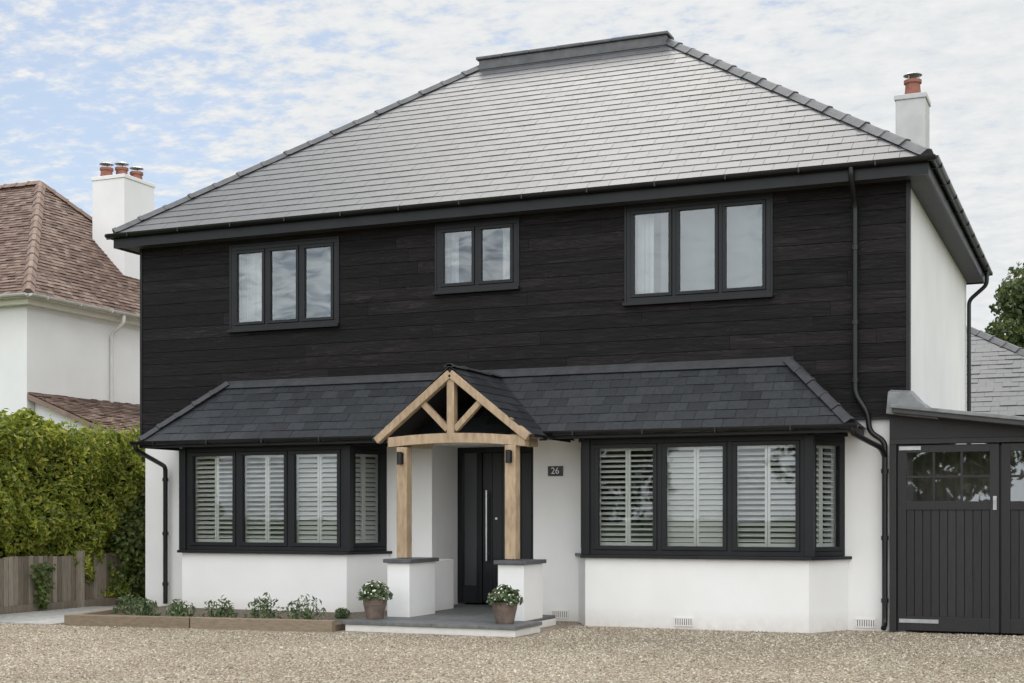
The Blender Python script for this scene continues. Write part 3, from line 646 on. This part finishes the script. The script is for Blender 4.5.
# ---------------------------------------------------------------- foliage
def leaves(name,P,N,size,mat,parent=None,aspect=.5,bias=.6,droop=0.0):
    n=len(P)
    D=rng.normal(size=(n,3)); D/=np.linalg.norm(D,axis=1,keepdims=True)
    Nn=N*bias+rng.normal(size=(n,3))*(1-bias)*.9; Nn/=np.linalg.norm(Nn,axis=1,keepdims=True)+1e-9
    D=D-Nn*np.sum(D*Nn,axis=1,keepdims=True); D[:,2]-=droop; D/=np.linalg.norm(D,axis=1,keepdims=True)+1e-9
    W=np.cross(Nn,D); s=size*rng.uniform(.6,1.3,n)[:,None]
    bend=Nn*s*.12
    V=np.stack([P-D*s*.5,P+W*s*aspect*.5+bend,P+D*s*.5,P-W*s*aspect*.5+bend],1)
    F=np.arange(4*n).reshape(n,4)
    me=bpy.data.meshes.new(name);me.from_pydata(V.reshape(-1,3).tolist(),[],F.tolist());me.materials.append(mat)
    o=bpy.data.objects.new(name,me);COL.objects.link(o)
    if parent: attach(o,parent)
    return o
HG=empty('hedge',(-15.1,0,0))
hx0,hx1,hy0,hy1,hz=-15.9,-14.25,-4.5,2.2,2.66
def lump(a,b,s=0): return .10*np.sin(a*2.1+1.3+s)+.09*np.sin(b*3.3+a*1.7+s)+.07*np.sin(a*5.1-b*4.3)+.04*np.sin(a*11+b*9)
def hedge_pts():
    P=[];N=[]
    n=30000; y=rng.uniform(hy0,hy1,n);z=rng.uniform(.15,hz,n); rnd=rng.exponential(.07,n)
    x=hx1+lump(y,z)*1.3-rnd-.25*np.clip((z-2.3)/.5,0,1)**2-.12+.25*np.clip((z-.9)/.3,0,1); P.append(np.stack([x,y,z],1));N.append(np.tile([1,-.2,.5],(n,1)))
    n=14000; y=rng.uniform(hy0,hy1,n);x=rng.uniform(hx0,hx1+.05,n);z=hz+lump(y,x,2)*1.1-rng.exponential(.07,n)-.2*np.clip((x-hx1+.4)/.4,0,1)**2; P.append(np.stack([x,y,z],1));N.append(np.tile([.1,-.1,1],(n,1)))
    n=6000; x=rng.uniform(hx0,hx1,n);z=rng.uniform(.1,hz,n);P.append(np.stack([x,hy0+rng.exponential(.07,n)+lump(x,z),z],1));N.append(np.tile([0,-1,.3],(n,1)))
    n=5000; x=rng.uniform(hx0,hx1+.1,n);z=rng.uniform(.1,hz,n);P.append(np.stack([x,hy1-rng.exponential(.07,n)+lump(x,z),z],1));N.append(np.tile([0,1,.3],(n,1)))
    n=900; y=rng.uniform(hy0,hy1,n);z=hz+.02+rng.exponential(.05,n)+.08*np.sin(y*7); x=rng.uniform(hx0+.2,hx1-.1,n);P.append(np.stack([x,y,z],1));N.append(np.tile([0,0,1],(n,1)))
    return np.concatenate(P),np.concatenate(N).astype(float)
P_,N_=hedge_pts(); leaves('leaves',P_,N_,.105,HEDGEL,HG,.45,.5)
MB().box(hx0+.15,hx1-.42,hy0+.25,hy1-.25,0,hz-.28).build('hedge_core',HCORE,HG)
n=5000; cyv=rng.normal(1.05,.45,n); zz=np.abs(rng.normal(.9,.5,n)); xx=-14.05+rng.normal(0,.14,n)
k_=(zz<1.9)&(cyv<1.9)&(cyv>.2)
leaves('climbing_ivy',np.stack([xx,cyv,zz],1)[k_],np.tile([1,-.4,.3],(n,1)).astype(float)[k_],.085,IVYL,None,.7,.6)
n=260; zz=rng.uniform(.05,.7,n); leaves('ivy',np.stack([-14.08+rng.normal(0,.04,n),-1.35+rng.normal(0,1,n)*(.03+.12*zz),zz],1),np.tile([1,-.4,.3],(n,1)).astype(float),.08,IVYL,None,.7,.6)
fe=MB(); y=-6.0
while y<1.9:
    h=.80+.01*math.sin(y*3)+random.uniform(-.008,.008); wd=.098
    fe.hexa([(-14.2,y,.03),(-14.2+.022,y,.03),(-14.2+.012,y+wd,.03),(-14.2-.004,y+wd,.03),(-14.2,y,h),(-14.178,y,h),(-14.188,y+wd,h),(-14.204,y+wd,h)]); y+=.1
yy=-6
while yy<2: fe.box(-14.17,-14.09,yy,yy+.09,0,.86); yy+=1.83
fe.box(-14.172,-14.15,-6,1.9,.0,.12)
fe.build('timber_fence',FENCE)
def shrub(name,x,y,r,h,n,mat,z0=.07,ls=.075):
    d=rng.normal(size=(n,3));d/=np.linalg.norm(d,axis=1,keepdims=True);d[:,2]=np.abs(d[:,2]);rad=rng.uniform(.15,1,n)**.6
    lob=1+.28*np.sin(np.arctan2(d[:,1],d[:,0])*3+x*7)
    P=np.stack([x+d[:,0]*r*rad*lob,y+d[:,1]*r*rad*lob,z0+.02+d[:,2]*h*rad],1)
    return leaves(name,P,d,ls,mat,None,.34,.3,-.5)
for (x,y,r,h) in ((-12.0,-2.0,.20,.26),(-11.52,-2.3,.16,.22),(-10.95,-2.35,.20,.24),(-10.3,-2.4,.22,.28),(-9.72,-2.3,.24,.34),(-9.15,-2.3,.26,.33),(-9.0,-1.6,.1,.12)):
    shrub('shrub',x,y,r,h,260,SHRUBL)
def potted(x,y,r,h):
    E=empty('potted_plant',(x,y,.13)); z=.129
    MB().lathe((x,y,z),[(r*.62,0),(r*.66,.02),(r*.84,h*.62),(r*.86,h*.64),(r*.93,h*.97),(r,h*.98),(r,h),(r*.88,h),(r*.82,h*.85),(0,h*.84)],28).build('pot',POT,E,smooth=False)
    n=520; d=rng.normal(size=(n,3));d/=np.linalg.norm(d,axis=1,keepdims=True);d[:,2]=np.abs(d[:,2])
    ra=rng.uniform(.2,1,n)**.5
    P=np.stack([x+d[:,0]*r*1.3*ra,y+d[:,1]*r*1.3*ra,z+h*.9+d[:,2]*.22*ra],1); leaves('leaves',P,d,.06,SHRUBL,E,.6,.4)
    n=60; d=rng.normal(size=(n,3));d/=np.linalg.norm(d,axis=1,keepdims=True);d[:,2]=np.abs(d[:,2])
    P=np.stack([x+d[:,0]*r*1.15,y+d[:,1]*r*1.15,z+h*.95+d[:,2]*.21],1); leaves('flowers',P,d,.028,FLOW,E,.9,.8)
potted(-8.22,-2.15,.165,.27); potted(-6.47,-2.2,.165,.25)
def tree(name,x,y,h,r,n,mat,ls,seed,zc=.62,ncl=60):
    r_=np.random.default_rng(seed); E=empty(name,(x,y,0)); tr=MB()
    tr.cyl((x,y,0),(x+.1,y,h*.45),r*.075,r*.05,10)
    cl=[]
    for i in range(ncl):
        d=r_.normal(size=3);d/=np.linalg.norm(d); rad=r_.uniform(.45,1)**.6
        c=np.array([x+d[0]*r*rad*.85,y+d[1]*r*rad*.85,h*zc+d[2]*h*(1-zc)*rad*.88]); cl.append((c,r*r_.uniform(.16,.30)))
    for c,q in cl[:18]: tr.cyl((x+.1,y,h*.38),tuple(c),r*.02,r*.005,6)
    tr.build('trunk_and_limbs',BARK,E)
    P=[];N=[]
    for c,q in cl:
        m=n//ncl; d=r_.normal(size=(m,3));d/=np.linalg.norm(d,axis=1,keepdims=True);ra=r_.uniform(.3,1,m)**.5
        P.append(c+d*q*ra[:,None]*np.array([1.1,1.1,.8]));N.append(d)
    leaves('crown',np.concatenate(P),np.concatenate(N),ls,mat,E,.6,.5)
tree('oak_tree',-.9,30,10.3,3.5,34000,TREEL,.22,3,.6,90)
tree('maple_tree',-2.1,22,6.3,1.4,9000,TREEY,.14,5,.66)
tree('oak_tree',-9,-52,9,6,5000,TREEL,.5,8,.5); tree('oak_tree',6,-55,8,6,5000,TREEL,.5,9,.5); tree('oak_tree',-25,-50,9,6,5000,TREEL,.5,10,.5)
# ---------------------------------------------------------------- LIGHT
sd=Vector((-.26,.50,.83)).normalized()
W=bpy.data.worlds.new("World"); S.world=W; W.use_nodes=True; W.node_tree.nodes.clear(); T=NT(W.node_tree)
out=T.n('ShaderNodeOutputWorld'); sky=T.n('ShaderNodeTexSky',sky_type='NISHITA'); sky.sun_disc=False
sky.sun_elevation=math.asin(sd.z); sky.sun_rotation=math.atan2(sd.x,sd.y); sky.air_density=1.0; sky.dust_density=.8
b1=T.n('ShaderNodeBackground'); b1.inputs[1].default_value=.12; T.l(sky.outputs[0],b1.inputs[0])
tc=T.n('ShaderNodeTexCoord'); sx=T.n('ShaderNodeSeparateXYZ'); T.l(tc.outputs['Generated'],sx.inputs[0])
X_,Y_,Z_=sx.outputs
den=math_(T,'ADD',math_(T,'MAXIMUM',Z_,0.0),.12)
cx_=T.n('ShaderNodeCombineXYZ'); T.l(math_(T,'DIVIDE',X_,den),cx_.inputs[0]); T.l(math_(T,'DIVIDE',Y_,den),cx_.inputs[1])
big=noise(T,1.1,3,cx_.outputs[0]); mot=noise(T,15,4,cx_.outputs[0],stretch=(1.0,1.2,1),rough=.65)
s1=math_(T,'ADD',math_(T,'MULTIPLY',big,1.3),math_(T,'MULTIPLY',mot,1.7))
s1=math_(T,'ADD',s1,math_(T,'MULTIPLY',X_,.95))
mr=T.n('ShaderNodeMapRange'); mr.interpolation_type='SMOOTHSTEP'; T.l(s1,mr.inputs[0]); mr.inputs[1].default_value=.70; mr.inputs[2].default_value=1.20; mr.inputs[3].default_value=.28; mr.inputs[4].default_value=1.0
b2=T.n('ShaderNodeBackground')
ccol=ramp(T,mot,[(0.3,(0.78,0.815,0.84)),(0.7,(0.93,0.935,0.935))]); T.l(ccol,b2.inputs[0])
e1=T.n('ShaderNodeMapRange'); e1.interpolation_type='SMOOTHSTEP'; T.l(Z_,e1.inputs[0]); e1.inputs[1].default_value=.36; e1.inputs[2].default_value=.75; e1.inputs[3].default_value=0; e1.inputs[4].default_value=.5
e2=T.n('ShaderNodeMapRange'); e2.interpolation_type='SMOOTHSTEP'; T.l(Y_,e2.inputs[0]); e2.inputs[1].default_value=.25; e2.inputs[2].default_value=-.6; e2.inputs[3].default_value=0; e2.inputs[4].default_value=1.3  # added brightness in the unseen clouds behind the camera, lights the front walls
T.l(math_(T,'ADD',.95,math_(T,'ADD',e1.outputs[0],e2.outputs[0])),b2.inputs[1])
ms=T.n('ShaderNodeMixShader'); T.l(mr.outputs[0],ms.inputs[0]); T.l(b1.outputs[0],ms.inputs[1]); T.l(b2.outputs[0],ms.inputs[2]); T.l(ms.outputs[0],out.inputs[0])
L=bpy.data.lights.new('sun','SUN'); L.energy=1.4; L.angle=math.radians(24); L.color=(1,.95,.88)
lo=bpy.data.objects.new('sun',L); lo.rotation_euler=sd.to_track_quat('Z','Y').to_euler(); lo.location=(0,20,30); COL.objects.link(lo)
S.view_settings.view_transform='Standard'; S.view_settings.look='None'; S.view_settings.exposure=0
# ---------------------------------------------------------------- CAMERA
cd=bpy.data.cameras.new('camera'); cam=bpy.data.objects.new('camera',cd); COL.objects.link(cam)
cam.location=(0,-17.3,1.4); cam.rotation_euler=(math.radians(90),0,math.radians(22.9)); cd.lens=49.29; cd.sensor_width=36; cd.shift_y=.1694; cd.clip_end=1500; cd.clip_start=.1
S.camera=cam
